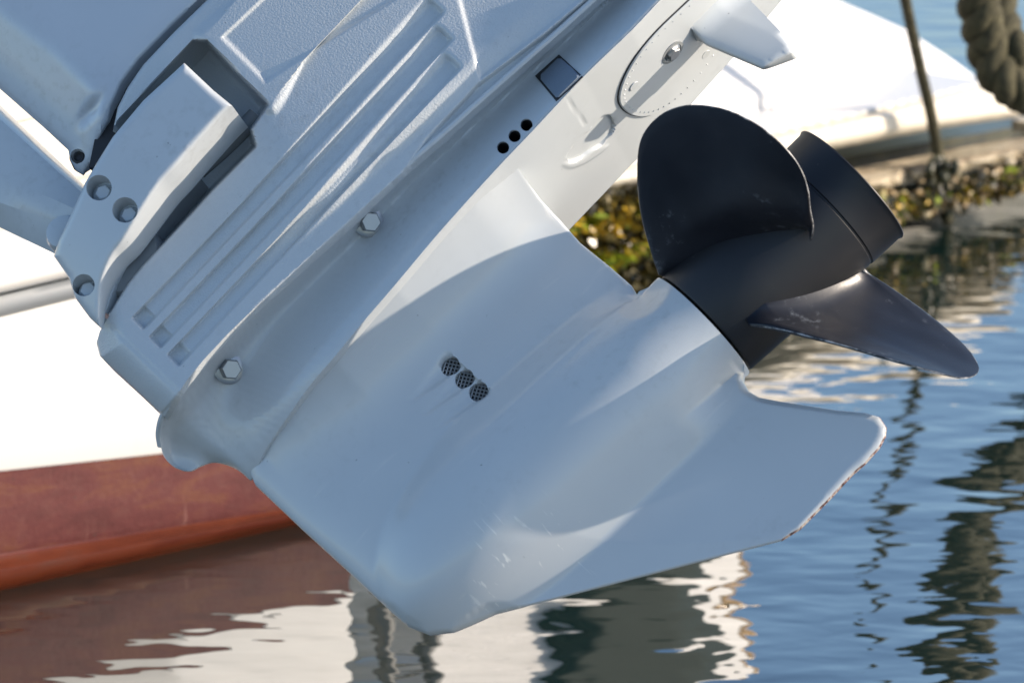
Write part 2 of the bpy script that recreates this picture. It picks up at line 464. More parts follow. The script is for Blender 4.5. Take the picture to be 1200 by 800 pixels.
# --- gearcase upper shell: concave cove between the leg flange and the plate edge
c_px0 = np.array([(215, 551, 0), (203, 546, 4), (193, 536, 12), (188, 522, 22), (186, 508, 33), (188, 494, 46), (192, 484, 54), (200, 470, 64), (218, 442, 76), (238, 418, 84), (266, 388, 90), (300, 355, 94), (334, 325, 96), (411, 256, 97), (469, 200, 97),
                 (518, 158, 97), (556, 124, 97), (592, 92, 97), (640, 50, 97), (700, -4, 97), (760, -60, 97)], float)
c_px = c_px0.copy(); c_px[:, 2] = np.minimum(c_px[:, 2], 86.0); c_px[:, 2] -= .35 * sweep(tn(c_px0[:, :2])[0])
bot = np.array([(215, 551, 0), (224, 551, -3), (236, 545, -6), (252, 541, -6), (275, 548, -3), (294, 563, 0)], float)
def along(pl, key):      # arc position of the point of pl nearest to key
    L = np.concatenate([[0], np.cumsum(np.hypot(*np.diff(pl[:, :2], axis=0).T))]); best = (1e9, 0)
    for k in range(len(pl) - 1):
        e = pl[k + 1, :2] - pl[k, :2]; q = np.clip((np.array(key) - pl[k, :2]) @ e / (e @ e), 0, 1); d = np.hypot(*(np.array(key) - pl[k, :2] - q * e))
        if d < best[0]: best = (d, L[k] + q * (L[k + 1] - L[k]))
    return best[1]
bline = np.vstack([bot, Bl[1:]])
cS = catmull(c_px, 6); bS = np.vstack([catmull(bot, 6)[:-1], catmull(Bl, 6)])
pairs = [((215, 551), (215, 551)), ((193, 536), (232, 547)), ((186, 508), (252, 541)), ((192, 484), (275, 548)), ((210, 455), (294, 563)), ((238, 418), (314, 522)), ((300, 355), (367, 446)), ((362, 300), (420, 385)), ((430, 237), (484, 309)),
         ((518, 158), (572, 209)), ((592, 92), (645, 133)), ((660, 33), (712, 62)), ((760, -60), (814, -42))]
sc_ = np.array([along(cS, a) for a, b in pairs]); sb_ = np.array([along(bS, b) for a, b in pairs])
par = np.linspace(0, len(pairs) - 1, 300); scp = np.interp(par, np.arange(len(pairs)), sc_); sbp = np.interp(par, np.arange(len(pairs)), sb_)
def at(pl, q):
    L = np.concatenate([[0], np.cumsum(np.hypot(*np.diff(pl[:, :2], axis=0).T))]); return np.stack([np.interp(q, L, pl[:, k]) for k in range(3)], 1)
CE, BE = at(cS, scp), at(bS, sbp)
from mathutils.kdtree import KDTree
yy = np.linspace(0, 1, 60); wid = np.hypot(*(BE - CE)[:, :2].T)
tC = tn(CE[:, :2])[0]
samp = []
for q in yy:
    p = CE * (1 - q) + BE * q
    dep = (24 * sst(tC, -260, -110) + 8) * np.clip(wid / 55, 0, 1)
    pr = sst(q, 0, .26) ** .75 if q < .26 else 1 - sst(q, .26, 1.0) ** 1.1
    p = p.copy(); p[:, 2] = p[:, 2] - dep * pr; samp.append(p)
samp = np.array(samp).reshape(-1, 3)
kd = KDTree(len(samp))
for k, p in enumerate(samp): kd.insert((p[0], p[1], 0), k)
kd.balance()
upper_poly = [tuple(p[:2]) for p in CE[::3]] + [tuple(p[:2]) for p in BE[::-3]][:-1]
def upper_h(v):
    o = np.zeros(len(v))
    for i_, p in enumerate(v):
        r = kd.find_n((p[0], p[1], 0), 5); wt = np.array([1 / (x[2] + .15) ** 2 for x in r]); o[i_] = (wt * samp[[x[1] for x in r], 2]).sum() / wt.sum()
    return o * mm
lipline = c_px[:, :2]
sq = [(627, 89), (655, 64), (683, 90), (652, 119)]
hole3 = [(589.5, 173, 7.2), (603, 159.5, 7.2), (617, 146.5, 7.2)]
upper = relief('gearcase_flange', upper_poly, upper_h, 2.6, PAINT, motor, pmap, ang=-AL, rel=-.002, holes=hole3, hole_depth=.02, rings=(1.2,), sharp=40)
# lip bead along the flange edge
path = catmull(MF.px(c_px[3:, 0] , c_px[3:, 1], (c_px[3:, 2] - 1.5) * mm), 5)
v, f = tube(path, .0026, 8); mesh('flange_lip', v, f, PAINT, upper)
def sleeve(name, h, hfn, k, top, depth, mat, parent):
    th = np.arange(24) * math.pi / 12; q = np.stack([h[0] + h[2] * k * np.cos(th), h[1] + h[2] * k * np.sin(th)], 1); P = pmap(q, hfn(q)); cn_ = P.mean(0)
    V = [p - np.array([0, 0, top]) for p in P] + [p - np.array([0, 0, depth]) for p in P]
    mesh(name, V, [(i, (i + 1) % 24, 24 + (i + 1) % 24, 24 + i) for i in range(24)] + [tuple(range(24, 48))], mat, parent, recalc=False)
for h in hole3: sleeve('drain_hole_shade', h, upper_h, .985, .0022, .016, DARK, upper)   # dark sleeves stand in for the shade inside the drain holes
def rounded(p, r, it=2):
    p = np.asarray(p, float); out = []
    for i in range(len(p)):
        for q in (p[i - 1], p[(i + 1) % len(p)]):
            e = q - p[i]; out.append(p[i] + e / np.linalg.norm(e) * r)
    out = np.array(out)
    return out
def block_h(v): return upper_h(v) + .004 * sst(segdist(v, sq), 0, 4)
relief('square_pad', rounded([(631, 90), (656, 66), (682, 91), (654, 117)], 4), block_h, 2.5, BLOCK, upper, pmap, rel=-.01)
relief('pad_recess', sq, lambda v: upper_h(v) + .0012, 6, DARK, upper, pmap, rel=-.002)

def hexbolt(name, c, z, r, parent, flange=1.45, hgt=.75, mat=BOLT, spin=.3):
    """flanged hex bolt standing on c"""
    X, Y, Z = basis(z); c = np.array(c, float)
    v, f = lathe([(0, r * flange), (r * .16, r * flange), (r * .3, r * 1.1), (r * .3, r * .9)], c, Z, 28)
    hv, hf = [], []
    for h, k in ((r * .25, 1.), (r * hgt * .86, 1.), (r * hgt, .86)):
        for i in range(6):
            t = spin + i * math.pi / 3; hv.append(c + Z * h + r * k * (X * math.cos(t) + Y * math.sin(t)))
    for i in range(2):
        for k in range(6): hf.append((i * 6 + k, i * 6 + (k + 1) % 6, i * 6 + 6 + (k + 1) % 6, i * 6 + 6 + k))
    hf.append(tuple(range(12, 18)))
    V, Fc = join((v, f), (hv, hf)); return mesh(name, V, Fc, mat, parent, ang=25)
for x, y in ((433, 261), (270, 433)):
    z = float(upper_h(np.array([[x, y]], float))[0]); hexbolt('flange_bolt', mpx(x - 2, y - 1, z + .0025), (.12, -.62, .78), .0085, upper, hgt=1.25, spin=.2)

# --- mid housing (leg) with ribs, panels and the recess round the bracket
hp = [(128, 370), (117, 388), (113, 402), (117, 417), (150, 447), (193, 488), (201, 473), (219, 445), (239, 421), (267, 391), (301, 358), (335, 328), (412, 259), (470, 203),
      (519, 161), (557, 127), (593, 95), (641, 53), (701, -1), (760, -52), (300, -52), (272, -30), (243, 0), (205, 37), (168, 76), (150, 102), (138, 126), (130, 165), (112, 220), (108, 290), (118, 345)]
rec = np.array([(243, 48), (315, 123), (294, 152), (300, 172), (248, 224), (200, 276), (166, 312), (150, 332), (130, 364), (95, 400), (50, 300), (140, 140), (226, 48)], float)
grooves = [((167, 374), (511, 13), 4.2), ((187, 396), (521, 45.3), 4.4), ((208, 417), (531, 78), 4.4)]
t_end = tn1(172, 405)[0]
ridge_e = np.array([(190, 475), (300, 352), (470, 196), (500, 158), (538, 120), (560, 96), (640, 36), (690, -6), (740, -50)], float)
panel1 = np.array([(259, 44), (312, 97), (352, 70), (560, -60), (370, -60)], float)
plateau = np.array([(238, 42), (317, 124), (356, 72), (480, -60), (330, -60)], float)
panel2 = np.array([(537, -60), (537, 0), (562, 96), (640, 36), (690, -6), (750, -60)], float)
def house_h(v):
    x, y = v[:, 0], v[:, 1]; t, n_ = tn(v)
    dc_ = segdist(v, c_px[:, :2], False)
    h = 87.5 + 14 * sst(t, -60, 120) * sst(dc_, 14, 46)
    tt = (t + 120) / 100
    h = h - sweep(t) * (.35 + .65 * sst(dc_, 14, 46)) - .5 * np.minimum(tt, 0) ** 2      # gentle convex sweep along the leg
    h = h - 2.2 * sst(n_, 455, 400) + .0
    # ribs
    for (x0, y0), (x1, y1), dp in grooves:
        ta, na = tn1(x0, y0); tb, nb = tn1(x1, y1)
        f = np.clip((t - ta) / (tb - ta), 0, 1); c = na + (nb - na) * f
        hw = 7.5 - 1.5 * f
        up = 3.5 + 13 * np.clip((f - .35) / .6, 0, 1) ** 1.2; lo = 3.2
        q = n_ - c
        s = np.where(q < 0, sst(q, -hw - up, -hw), sst(q, hw + lo, hw))
        endb = np.sqrt(np.maximum((t - (tb - 6)), 0) ** 2)
        s = s * sst(t, ta - 9, ta - 5.5) * sst(endb, 14, 7)
        dep = dp * (1 + .55 * f)
        h = h - dep * s
        # square pocket at the front end
        pk = sst(np.maximum(np.abs(t - ta - 3) - 7.5, np.abs(q) - 7.5), 3, 0)
        h = h - 3.2 * pk
    # front block: shallow joint line then roll off to the bow side
    jl = np.abs(t - (t_end - 13)); h = h - .9 * np.exp(-(jl / 1.6) ** 2) * (n_ > 350)
    dfr = segdist(v, front, False)
    h = h - 30 * np.clip(1 - dfr / 42, 0, 1) ** 2.2
    # raised plateau with its recessed panel
    sp = sdist(v, plateau)
    fade = sst(t, tn1(365, 62)[0] + 10, tn1(317, 124)[0])
    h = h + 5.0 * sst(sp, -14 * np.clip(fade, .1, 1), 0) * np.where(sp > 0, 1, fade)
    h = h - 2.6 * sst(sdist(v, panel1), -1.0, 3.5)
    h = h - 2.6 * sst(sdist(v, panel2), -1.0, 4.5)
    # flange step outside the ridge
    se = np.interp(x, ridge_e[:, 0], ridge_e[:, 1]); below = y - se
    k = sst(x, 470, 545)
    h = h - k * (6.0 * sst(below, 0, 9) - .0)
    h = h - (1 - k) * 2.0 * sst(below, 6, 10)
    # recess round the bracket
    h = h - 62 * sst(sdist(v, rec), -1.5, 5)
    # soft edge on the cowling side
    ec = segdist(v, cowl_side, False); h = h - 6 * np.clip(1 - ec / 7, 0, 1) ** 2
    return h * mm
front = np.array([(105, 380), (112, 402), (117, 419), (150, 449), (196, 492)], float)
cowl_side = np.array([(300, -56), (272, -33), (243, -3), (205, 34), (166, 75), (147, 102), (135, 126), (128, 165)], float)
def house_back(q, h): return h - .009 if (segdist(q[None], c_px[:, :2], False)[0] < 13 and q[0] > 176) else .02
housing = relief('leg_housing', hp, house_h, (2.4, 1.25), GRAIN, motor, pmap, ang=-R_(46.4), back=house_back, sharp=60)
# casting behind the joints, its shade painted in with a darker grey
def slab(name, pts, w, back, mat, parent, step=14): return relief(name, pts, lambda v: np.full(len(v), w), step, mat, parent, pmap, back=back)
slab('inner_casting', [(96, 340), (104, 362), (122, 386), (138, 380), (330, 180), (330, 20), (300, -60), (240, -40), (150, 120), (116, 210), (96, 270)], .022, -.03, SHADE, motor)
# steering tube in the recess
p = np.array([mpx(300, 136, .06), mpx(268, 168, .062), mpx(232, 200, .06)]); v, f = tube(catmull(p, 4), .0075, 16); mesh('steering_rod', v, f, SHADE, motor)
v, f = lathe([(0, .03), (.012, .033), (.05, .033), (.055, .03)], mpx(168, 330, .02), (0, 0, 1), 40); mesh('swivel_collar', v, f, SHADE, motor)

# --- swivel bracket
bp = [(216, 73), (252, 101), (290, 131), (268, 152), (240, 178), (222, 198), (206, 220), (192, 240), (176, 262), (156, 290), (142, 314), (132, 338), (127, 360), (121, 386), (105, 372), (88, 349), (81, 326), (63, 300),
      (68, 284), (80, 258), (100, 214), (114, 190), (132, 161), (168, 118)]
bpf = [(216, 74), (250, 106), (272, 124), (258, 138), (240, 158), (224, 176), (206, 197), (188, 217), (168, 247), (148, 280), (134, 299), (124, 322), (119, 345), (118, 384), (105, 372), (88, 349), (81, 326), (63, 300),
       (68, 284), (80, 258), (100, 214), (114, 190), (132, 161), (168, 118)]
bpf = [tuple(p) for p in np.vstack([catmull(np.array(bpf[2:14]), 4), np.array(bpf[14:] + bpf[:2])])]
def br_h(v):
    t, n_ = tn(v); d = segdist(v, np.array(bpf))
    h = .126 - .044 * np.clip((-t + 0) / 210, 0, 1) ** 2 - .0045 * (1 - np.clip(d / 7, 0, 1)) ** 2.2
    return h
bh = [(116, 220, 15), (146.5, 246, 15), (98, 334, 13)]
bracket = relief('swivel_bracket', bpf, br_h, 3.0, PAINT, motor, pmap, back=.080, holes=bh, hole_depth=.016, rings=(1.2, 2.6, 4.4), ang=-AL, sharp=50)
for i, (x, y, r) in enumerate(bh):
    z = float(br_h(np.array([[x, y]]))[0]); c = mpx(x, y, z); c[2] -= .0158
    hexbolt('bracket_bolt', c, (0, 0, 1), .0066, bracket, hgt=1.1, spin=.5, mat=PAINT)
# thick side of the bracket below its face
slab('bracket_web', [(222, 192), (192, 232), (160, 284), (136, 330), (124, 366), (112, 360), (112, 300), (150, 240)], .080, .03, PAINT, motor, 8)

# --- tilt arm at the left
rl = [((-60, 66), (104, 222), -.02), ((-60, 78), (103, 226), .05), ((-60, 86), (100, 230), .060), ((-60, 178), (88, 245), .066), ((-60, 216), (80, 266), .06), ((-60, 238), (70, 300), .042), ((-60, 236), (70, 300), -.02)]
V = []
for (x0, y0), (x1, y1), w in rl:
    for k in range(9): f_ = -1.6 + 2.6 * k / 8; V.append(mpx(x0 + (x1 - x0) * f_, y0 + (y1 - y0) * f_, w))
Fc = []
for i in range(len(rl)):
    j = (i + 1) % len(rl)
    for k in range(8): Fc.append((i * 9 + k, i * 9 + k + 1, j * 9 + k + 1, j * 9 + k))
Fc += [tuple(i * 9 for i in range(len(rl))), tuple(i * 9 + 8 for i in range(len(rl) - 1, -1, -1))]
mesh('tilt_arm', V, Fc, PAINT, motor, ang=28)
v, f = lathe([(.02, .0155), (.066, .0155), (.070, .0135), (.0715, .009)], mpx(74, 272, .068) - np.array([0, 0, .068]), (0, 0, 1), 32); mesh('pivot_boss', v, f, PAINT, motor, ang=40)

# --- cowling
cp = [(-230, -160), (390, -160), (286, -52), (262, -26), (236, 0), (203, 31), (163, 72), (143, 99), (131, 126), (128, 142), (118, 163), (111, 188), (98, 206), (88, 200), (82, 188), (80, 176), (51, 149), (0, 104), (-50, 58), (-230, -106)]
crease = np.array([(-240, -180), (-60, -40), (20, 22), (60, 52), (100, 92), (118, 118)], float)
cowl_edge = np.array([p for p in cp[1:]], float)
def cowl_h(v):
    e = segdist(v, cowl_edge, False)
    t, n_ = tn(v)
    h = .094 - .005 * np.clip(1 - e / 40, 0, 1) ** 2.4 - .006 * np.clip(1 - e / 5, 0, 1) ** 2
    yc = np.interp(v[:, 0], crease[:, 0], crease[:, 1]); q = (v[:, 1] - yc)
    h = h - .00030 * np.maximum(smax(q, np.zeros_like(q), 14) , 0)
    dm = np.hypot((v[:, 0] - 108 - .6 * (v[:, 1] - 128) * -1) / 9, (v[:, 1] - 128) / 17); h = h - .006 * np.exp(-dm ** 2 * 1.1)
    return h
cowl = relief('cowling', cp, cowl_h, 4.0, COWL, motor, pmap, back=.05, rings=(1.2, 3), holes=[(91, 183, 8.5)], hole_depth=.008, sharp=50)
z = float(cowl_h(np.array([[91., 183.]]))[0]); c = mpx(91, 183, z); c[2] -= .006
v, f = lathe([(0, .0052), (.004, .0052), (.0046, .004), (.0026, .0024), (.0025, .001)], c, (0, 0, 1), 20); mesh('cowling_fastener', v, f, DARK, cowl)
slab('cowling_gap_shade', [(290, -54), (250, -3), (214, 30), (172, 72), (150, 102), (142, 130), (132, 165), (112, 196), (104, 196), (120, 120), (190, 20), (250, -54)], .074, .0, DARK, motor, 12)  # dark sheet painted in for the unlit interior behind the cowling gap

# --- trim tab with its base on the plate underside
ov = smoothpoly([(722, 112), (728, 128), (746, 137), (770, 132), (800, 110), (834, 70), (862, 20), (880, -30), (850, -40), (800, 6), (762, 42), (735, 78)], 2)
P0 = np.array([upl(x, y) for x, y in ov]); cn = P0.mean(0)
V = []; 
for k, (s, dz) in enumerate(((1.0, .0), (1.0, -.0014), (.985, -.0022), (.6, -.0028))):
    for p in P0: q = cn + (p - cn) * s; V.append((q[0], q[1] + dz, q[2]))
m_ = len(P0); Fc = []
for i in range(3):
    for k in range(m_): j = (k + 1) % m_; Fc.append((i * m_ + k, i * m_ + j, (i + 1) * m_ + j, (i + 1) * m_ + k))
Fc.append(tuple(range(3 * m_, 4 * m_)))
def_tab = mesh('trim_tab_base', V, Fc, PAINT, motor, ang=30)
# dark joint ring round the base
v, f = tube(np.vstack([P0, P0[:2]]) - np.array([0, .0003, 0]), .0009, 6, cap=False); mesh('base_joint', v, f, DARK, def_tab)
fin = np.array([(816, 44), (828, 54), (862, 67), (893, 79), (929, 58), (916, 37), (880, 0), (850, -40), (800, 30)], float)
finl = np.array([MF.px(x, y, .004)[:2] for x, y in fin])
def fin_h(v):
    e = segdist(v, finl[:4], False); e2 = segdist(v, finl[3:6], False); return .0015 + .0080 * np.sqrt(np.clip(e / .03, 0, 1)) * np.clip(.55 + e2 / .004, 0, 1) + .012 * np.clip(1 - (plateU(v[:, 0]) - v[:, 1]) / .018, 0, 1) ** 2
fo = relief('trim_tab_fin', finl, fin_h, .003, PAINT, def_tab, lmap, mirror=True, rings=(.0008,), sharp=50)
for vx in fo.data.vertices: vx.co.z -= .30 * (vx.co.x - finl[0, 0] - .02)
c = upl(787, 61, .002); hexbolt('tab_bolt', c, (0, -1, 0), .0062, def_tab, flange=1.35, mat=STEEL)
v, f = lathe([(0, .0112), (.0014, .0112), (.0016, .0088), (.0004, .0086)], c, (0, -1, 0), 32); mesh('bolt_well', v, f, SHADE, def_tab)
c = upl(728 , 66 + 34, .0024)
for x, y in ((743, 101), (827, 64)):
    v, f = lathe([(0, .0045), (.0006, .0042)], upl(x, y, .0024), (0, -1, 0), 24); mesh('cast_mark', v, f, PAINT, def_tab)
# serrations along the oval base
for i in range(0, len(P0)):
    q = cn + (P0[i] - cn) * .93; e = P0[(i + 1) % m_] - P0[i]; e /= np.linalg.norm(e); nn = cn - P0[i]; nn /= np.linalg.norm(nn); up = np.array([0, -1., 0])
    s = .0017; b = [q - e * s * .5, q + e * s * .5, q + nn * s * 1.4]; vv = [x - up * .0 + up * .0020 for x in b] + [q + nn * s * .3 + up * .0032]
    mesh('serration', vv, [(0, 1, 3), (1, 2, 3), (2, 0, 3), (0, 2, 1)], PAINT, def_tab, smooth=False)
# --- propeller
ZA = np.array([1., 0, 0])
hubA = ringA + .0025
endA = .5 * (mpx(930, 150)[0] + mpx(1055, 270)[0]); seamA = .5 * (mpx(968, 228)[0] + mpx(1021, 291)[0]); seamA = mpx(1000, 260)[0] - .012
prof = [(0, .030), (0, .0485), (.002, .0495), (.05, .0515), (seamA - hubA - .0008, .0545), (seamA - hubA, .0537), (seamA - hubA + .0012, .0537), (seamA - hubA + .002, .0548),
        (seamA - hubA + .03, .0554), (endA - hubA - .0008, .0566), (endA - hubA, .0562), (endA - hubA - .0003, .0554), (seamA - hubA, .0505), (.05, .047), (.05, .02)]
v, f = lathe(prof, (hubA, U0, 0), ZA, 96, x=(0, 0, 1)); prop = mesh('propeller', v, f, PROP, motor, ang=30)
def hubpt(t_px, psi, r):    # t in pixels along the shaft
    A = cen[0] + (t_px - tn1(825, 381)[0]) * .0006667; return np.array([A, U0 - r * math.sin(R_(psi)), r * math.cos(R_(psi))])
def blade(name, rootf, outline, rot=0.0, bulge=.01, sgn=1, label=None):
    """root helix on the hub and outline (px, py, w); fan of rows between them"""
    ol = catmull(np.array([mpx(x, y, w * mm) for x, y, w in outline]), 8)
    N = len(ol); s = np.linspace(0, 1, N); root = np.array([hubpt(rootf[0] + (rootf[2] - rootf[0]) * k, rootf[1] + (rootf[3] - rootf[1]) * k, .046) for k in s])
    M = 26; vv = np.linspace(0, 1, M); G = np.zeros((M, N, 3))
    nm = np.cross(ol[N // 2] - root[N // 2], root[-1] - root[0]); nm /= np.linalg.norm(nm)
    for i, q in enumerate(vv):
        G[i] = root + (ol - root) * q + nm * (bulge * math.sin(math.pi * q ** .8) * np.sin(math.pi * s) ** .7)[:, None]
    du = np.gradient(G, axis=0); dv = np.gradient(G, axis=1); Nn = np.cross(du, dv); Nn /= np.linalg.norm(Nn, axis=2)[..., None] + 1e-12
    rad = np.hypot(G[..., 1] - U0, G[..., 2])
    ed = np.minimum(1 - vv[:, None], np.minimum(s, 1 - s)[None] * 3)
    th = .0012 + .0045 * np.clip(ed * 4, 0, 1) ** .6 + .012 * np.clip(1 - (rad - .048) / .022, 0, 1) ** 2.2 * np.clip(np.minimum(s, 1 - s)[None] * 7, .08, 1)
    th[-1] = .0009
    A_ = G + Nn * th[..., None] * .5; B_ = G - Nn * th[..., None] * .5
    V = np.concatenate([A_.reshape(-1, 3), B_.reshape(-1, 3)]); Fc = []; o = M * N
    we = np.clip(1 - (1 - np.repeat(vv, N)) / .012, 0, 1) * .8; we = np.concatenate([we, we])
    for i in range(M - 1):
        for k in range(N - 1):
            q = (i * N + k, i * N + k + 1, (i + 1) * N + k + 1, (i + 1) * N + k); Fc.append(q); Fc.append(tuple(o + z for z in q[::-1]))
    bl = [i * N for i in range(M)] + [(M - 1) * N + k for k in range(1, N)] + [i * N + N - 1 for i in range(M - 2, -1, -1)]
    for a, b in zip(bl[:-1], bl[1:]): Fc.append((a, b, b + o, a + o))
    if rot:
        c, s_ = math.cos(R_(rot)), math.sin(R_(rot)); D = -(V[:, 1] - U0); Wz = V[:, 2].copy()
        # psi measured from +w towards -u
        D2 = D * c + Wz * s_; W2 = Wz * c - D * s_
        V = V.copy(); V[:, 1] = U0 - D2; V[:, 2] = W2
    return mesh(name, V, Fc, PROPB, prop, ang=60, attr=we)
b1 = [(772, 322, 22), (762, 292, 44), (752, 255, 66), (747, 215, 88), (749, 172, 112), (760, 148, 128), (782, 130, 142), (812, 123, 154), (852, 129, 164), (890, 148, 165), (920, 173, 155), (938, 197, 140), (947, 222, 122), (950, 246, 100), (953, 264, 76), (950, 282, 54)]
blade('blade', (316, -74, 474, 20), b1, bulge=-.012)
b2 = [(878, 381, 38), (915, 386, 48), (955, 396, 52), (1000, 408, 50), (1060, 426, 42), (1100, 437, 30), (1126, 443, 18), (1142, 440, 6), (1147, 431, -6), (1138, 414, -16), (1120, 395, -24), (1085, 366, -28), (1050, 341, -26), (1024, 324, -22), (1010, 316, -16)]
blade('blade', (340, 44, 484, 110), b2, bulge=-.006)
blade('blade', (316, -74, 478, 30), b1, rot=228, bulge=-.012)


# ================================================================== WATER
def ground(x, y, z=0.0):
    d = rays(np.array(float(x)), np.array(float(y))); return CC + d * ((z - CAMH) / d[2])
m, nt, bs = newmat('harbour_water'); WATER = m
nt.nodes.remove(bs); bs = nt.nodes.new('ShaderNodeBsdfGlossy'); bs.inputs['Roughness'].default_value = .018; bs.inputs['Color'].default_value = (1, 1, 1, 1)
v = coord(nt, (1, 1, 1)); v2 = coord(nt, (1.0, 1.7, 1), (0, 0, R_(12)))
h1 = noise(nt, 6.0, 1, .4, v2, .3); h2 = noise(nt, 22, 1, .4, coord(nt, (.8, 1.3, 1), (0, 0, R_(-9))), .2); h3 = noise(nt, 1.6, 1, .4, v)
hh = math_(nt, 'ADD', math_(nt, 'MULTIPLY', h1, .55), math_(nt, 'ADD', math_(nt, 'MULTIPLY', h2, .16), math_(nt, 'MULTIPLY', h3, .9)))
bm_ = bump(nt, bs, hh, 1.0, .0075)
df = nt.nodes.new('ShaderNodeBsdfDiffuse'); df.inputs['Color'].default_value = (.006, .018, .016, 1)
lw = nt.nodes.new('ShaderNodeLayerWeight'); lw.inputs['Blend'].default_value = .5; nt.links.new(bm_.outputs[0], lw.inputs['Normal'])
fr_ = math_(nt, 'ADD', math_(nt, 'MULTIPLY', math_(nt, 'POWER', lw.outputs['Facing'], 1.4), .66), .01)      # water: dark from above, mirror at a low angle
mx = nt.nodes.new('ShaderNodeMixShader'); nt.links.new(fr_, mx.inputs[0]); nt.links.new(df.outputs[0], mx.inputs[1]); nt.links.new(bs.outputs[0], mx.inputs[2])
nt.links.new(mx.outputs[0], nt.nodes['Material Output'].inputs['Surface'])
g = 1500.
water = mesh('water', [(-g, -g, 0), (g, -g, 0), (g, g, 0), (-g, g, 0)], [(0, 1, 2, 3)], WATER, None, smooth=False)
tag(water, kind='structure')

# ================================================================== WHITE BOAT (left) with antifouling
def gel(name, col, rough=.3, var=.04):
    m, nt, bs = newmat(name); v = coord(nt)
    c = mixc(nt, noise(nt, 4, 5, .6, v), tuple(x * (1 - var) for x in col), col)
    st = ramp(nt, noise(nt, 30, 4, .6, coord(nt, (1, .15, 1))), [(.6, 0.), (.8, .12)])
    c = mixc(nt, st, c, (.42, .36, .27)); nt.links.new(c, bs.inputs['Base Color']); bs.inputs['Roughness'].default_value = rough
    return m
GEL = gel('white_gelcoat', (.70, .69, .67)); CREAM = gel('cream_moulding', (.74, .68, .57), .5, .12)
m, nt, bs = newmat('worn_antifouling'); ANTI = m
v = coord(nt, (1, 3.0, 1)); c = ramp(nt, noise(nt, 9, 6, .7, v, .4), [(.3, (.060, .014, .014)), (.5, (.090, .022, .021)), (.62, (.115, .038, .022)), (.78, (.075, .030, .027))])
c = mixc(nt, ramp(nt, noise(nt, 55, 4, .7, coord(nt)), [(.5, 0.), (.8, .45)]), c, (.13, .055, .045))
sc = ramp(nt, noise(nt, 16, 3, .6, coord(nt, (3.2, .35, 1), (0, 0, R_(52)))), [(.66, 0.), (.74, .55)])
c = mixc(nt, sc, c, (.22, .11, .09)); sp = ramp(nt, noise(nt, 120, 1, .4, coord(nt)), [(.74, 0.), (.78, .8)]); c = mixc(nt, sp, c, (.05, .03, .025))
nt.links.new(c, bs.inputs['Base Color']); bs.inputs['Roughness'].default_value = .65; bs.inputs['Specular IOR Level'].default_value = .25; bump(nt, bs, noise(nt, 150, 4, .6, coord(nt)), .3, .002)
m, nt, bs = newmat('wet_antifouling'); ANTIW = m
c = ramp(nt, noise(nt, 14, 5, .7, coord(nt, (.5, 3, 1))), [(.3, (.06, .010, .004)), (.55, (.105, .022, .008)), (.75, (.08, .028, .018))])
nt.links.new(c, bs.inputs['Base Color']); bs.inputs['Roughness'].default_value = .25
p0, p1 = ground(0, 690), ground(346, 614); ex = (p1 - p0) / np.linalg.norm(p1 - p0); ez = np.array([0, 0, 1.]); en = np.cross(ex, ez)
VA = Frame(p0, ex, ez, en)
boatA = empty('white_motorboat', VA.mat())
tag(boatA, 'white boat hull with worn red brown antifouling at its waterline', 'boat')
def loft(name, rails, xs, mat, parent, fr, ret=True, jit=0, ang=35):
    """rails: (y at x=0, y at x=346, offset); columns at pixel x"""
    V = []; n = len(xs) + (2 if ret else 0)
    for y0, y1, off in rails:
        row = [fr.px(np.array(x), np.array(y0 + (y1 - y0) * x / 346), off) for x in xs]
        if ret: row += [row[-1] + np.array([.015, 0, -.03]), row[-1] + np.array([.02, 0, -.9])]
        V += row
    Fc = [(i * n + k, i * n + k + 1, (i + 1) * n + k + 1, (i + 1) * n + k) for i in range(len(rails) - 1) for k in range(n - 1)]
    return mesh(name, V, Fc, mat, parent, ang=ang)
xs = np.linspace(-560, 408, 40)
loft('underwater_hull', [(800, 730, -.06), (694, 618, .0)], xs, ANTIW, boatA, VA)
loft('spray_rail', [(694, 618, .0), (686, 611, .012), (676, 607, .019), (667, 603.5, .020), (662, 601, .014), (653, 596.5, .002), (649, 594.5, .0)], xs, ANTIW, boatA, VA, ang=60)
loft('antifouling_band', [(649, 594.5, .0), (640, 588, .003), (600, 556, .002), (552, 514.5, .0)], xs, ANTI, boatA, VA)
loft('topsides', [(552, 514.5, .0005), (549, 512, .003), (470, 400, .006), (372, 286, .004)], xs, GEL, boatA, VA)
BANDSHADE = gel('grey_shaded_band', (.24, .26, .28), .5, .3)  # grey for the band below the strake, shading put into its colour
loft('shaded_band', [(372, 286, .004), (368, 283, .016), (358, 274, .020), (347, 265, .014), (345, 263, .004)], xs, BANDSHADE, boatA, VA, ang=60)
loft('rubbing_strake', [(345, 263, .004), (341, 260, .03), (333, 252, .036), (290, 205, .03), (270, 190, -.02)], xs, GEL, boatA, VA, ang=60)
loft('coaming', [(270, 190, -.03), (235, 150, -.03), (228, 146, -.05), (150, 66, -.06), (146, 62, -.09), (60, -20, -.10), (-60, -160, -.12), (-65, -170, -.9)], xs, CREAM, boatA, VA)
# stern boarding ladder (seen in the water below the motor nose)
RUST = paint('tarnished_dark_metal', (.05, .05, .05), .4, 0)
lad = []
for x in (440, 492):
    pth = [VA.px(np.array(float(x + .02 * (600 - y))), np.array(float(y)), -.12) for y in range(640, 40, -40)]; lad.append(tube(pth, .012, 10))
for y in (560, 470, 380, 290, 200, 120): lad.append(tube([VA.px(np.array(440.), np.array(float(y + 8)), -.12), VA.px(np.array(470.), np.array(y + 2.), -.12), VA.px(np.array(498.), np.array(y - 4.), -.12)], .011, 8))
v, f = join(*lad); mesh('boarding_ladder', v, f, RUST, boatA)

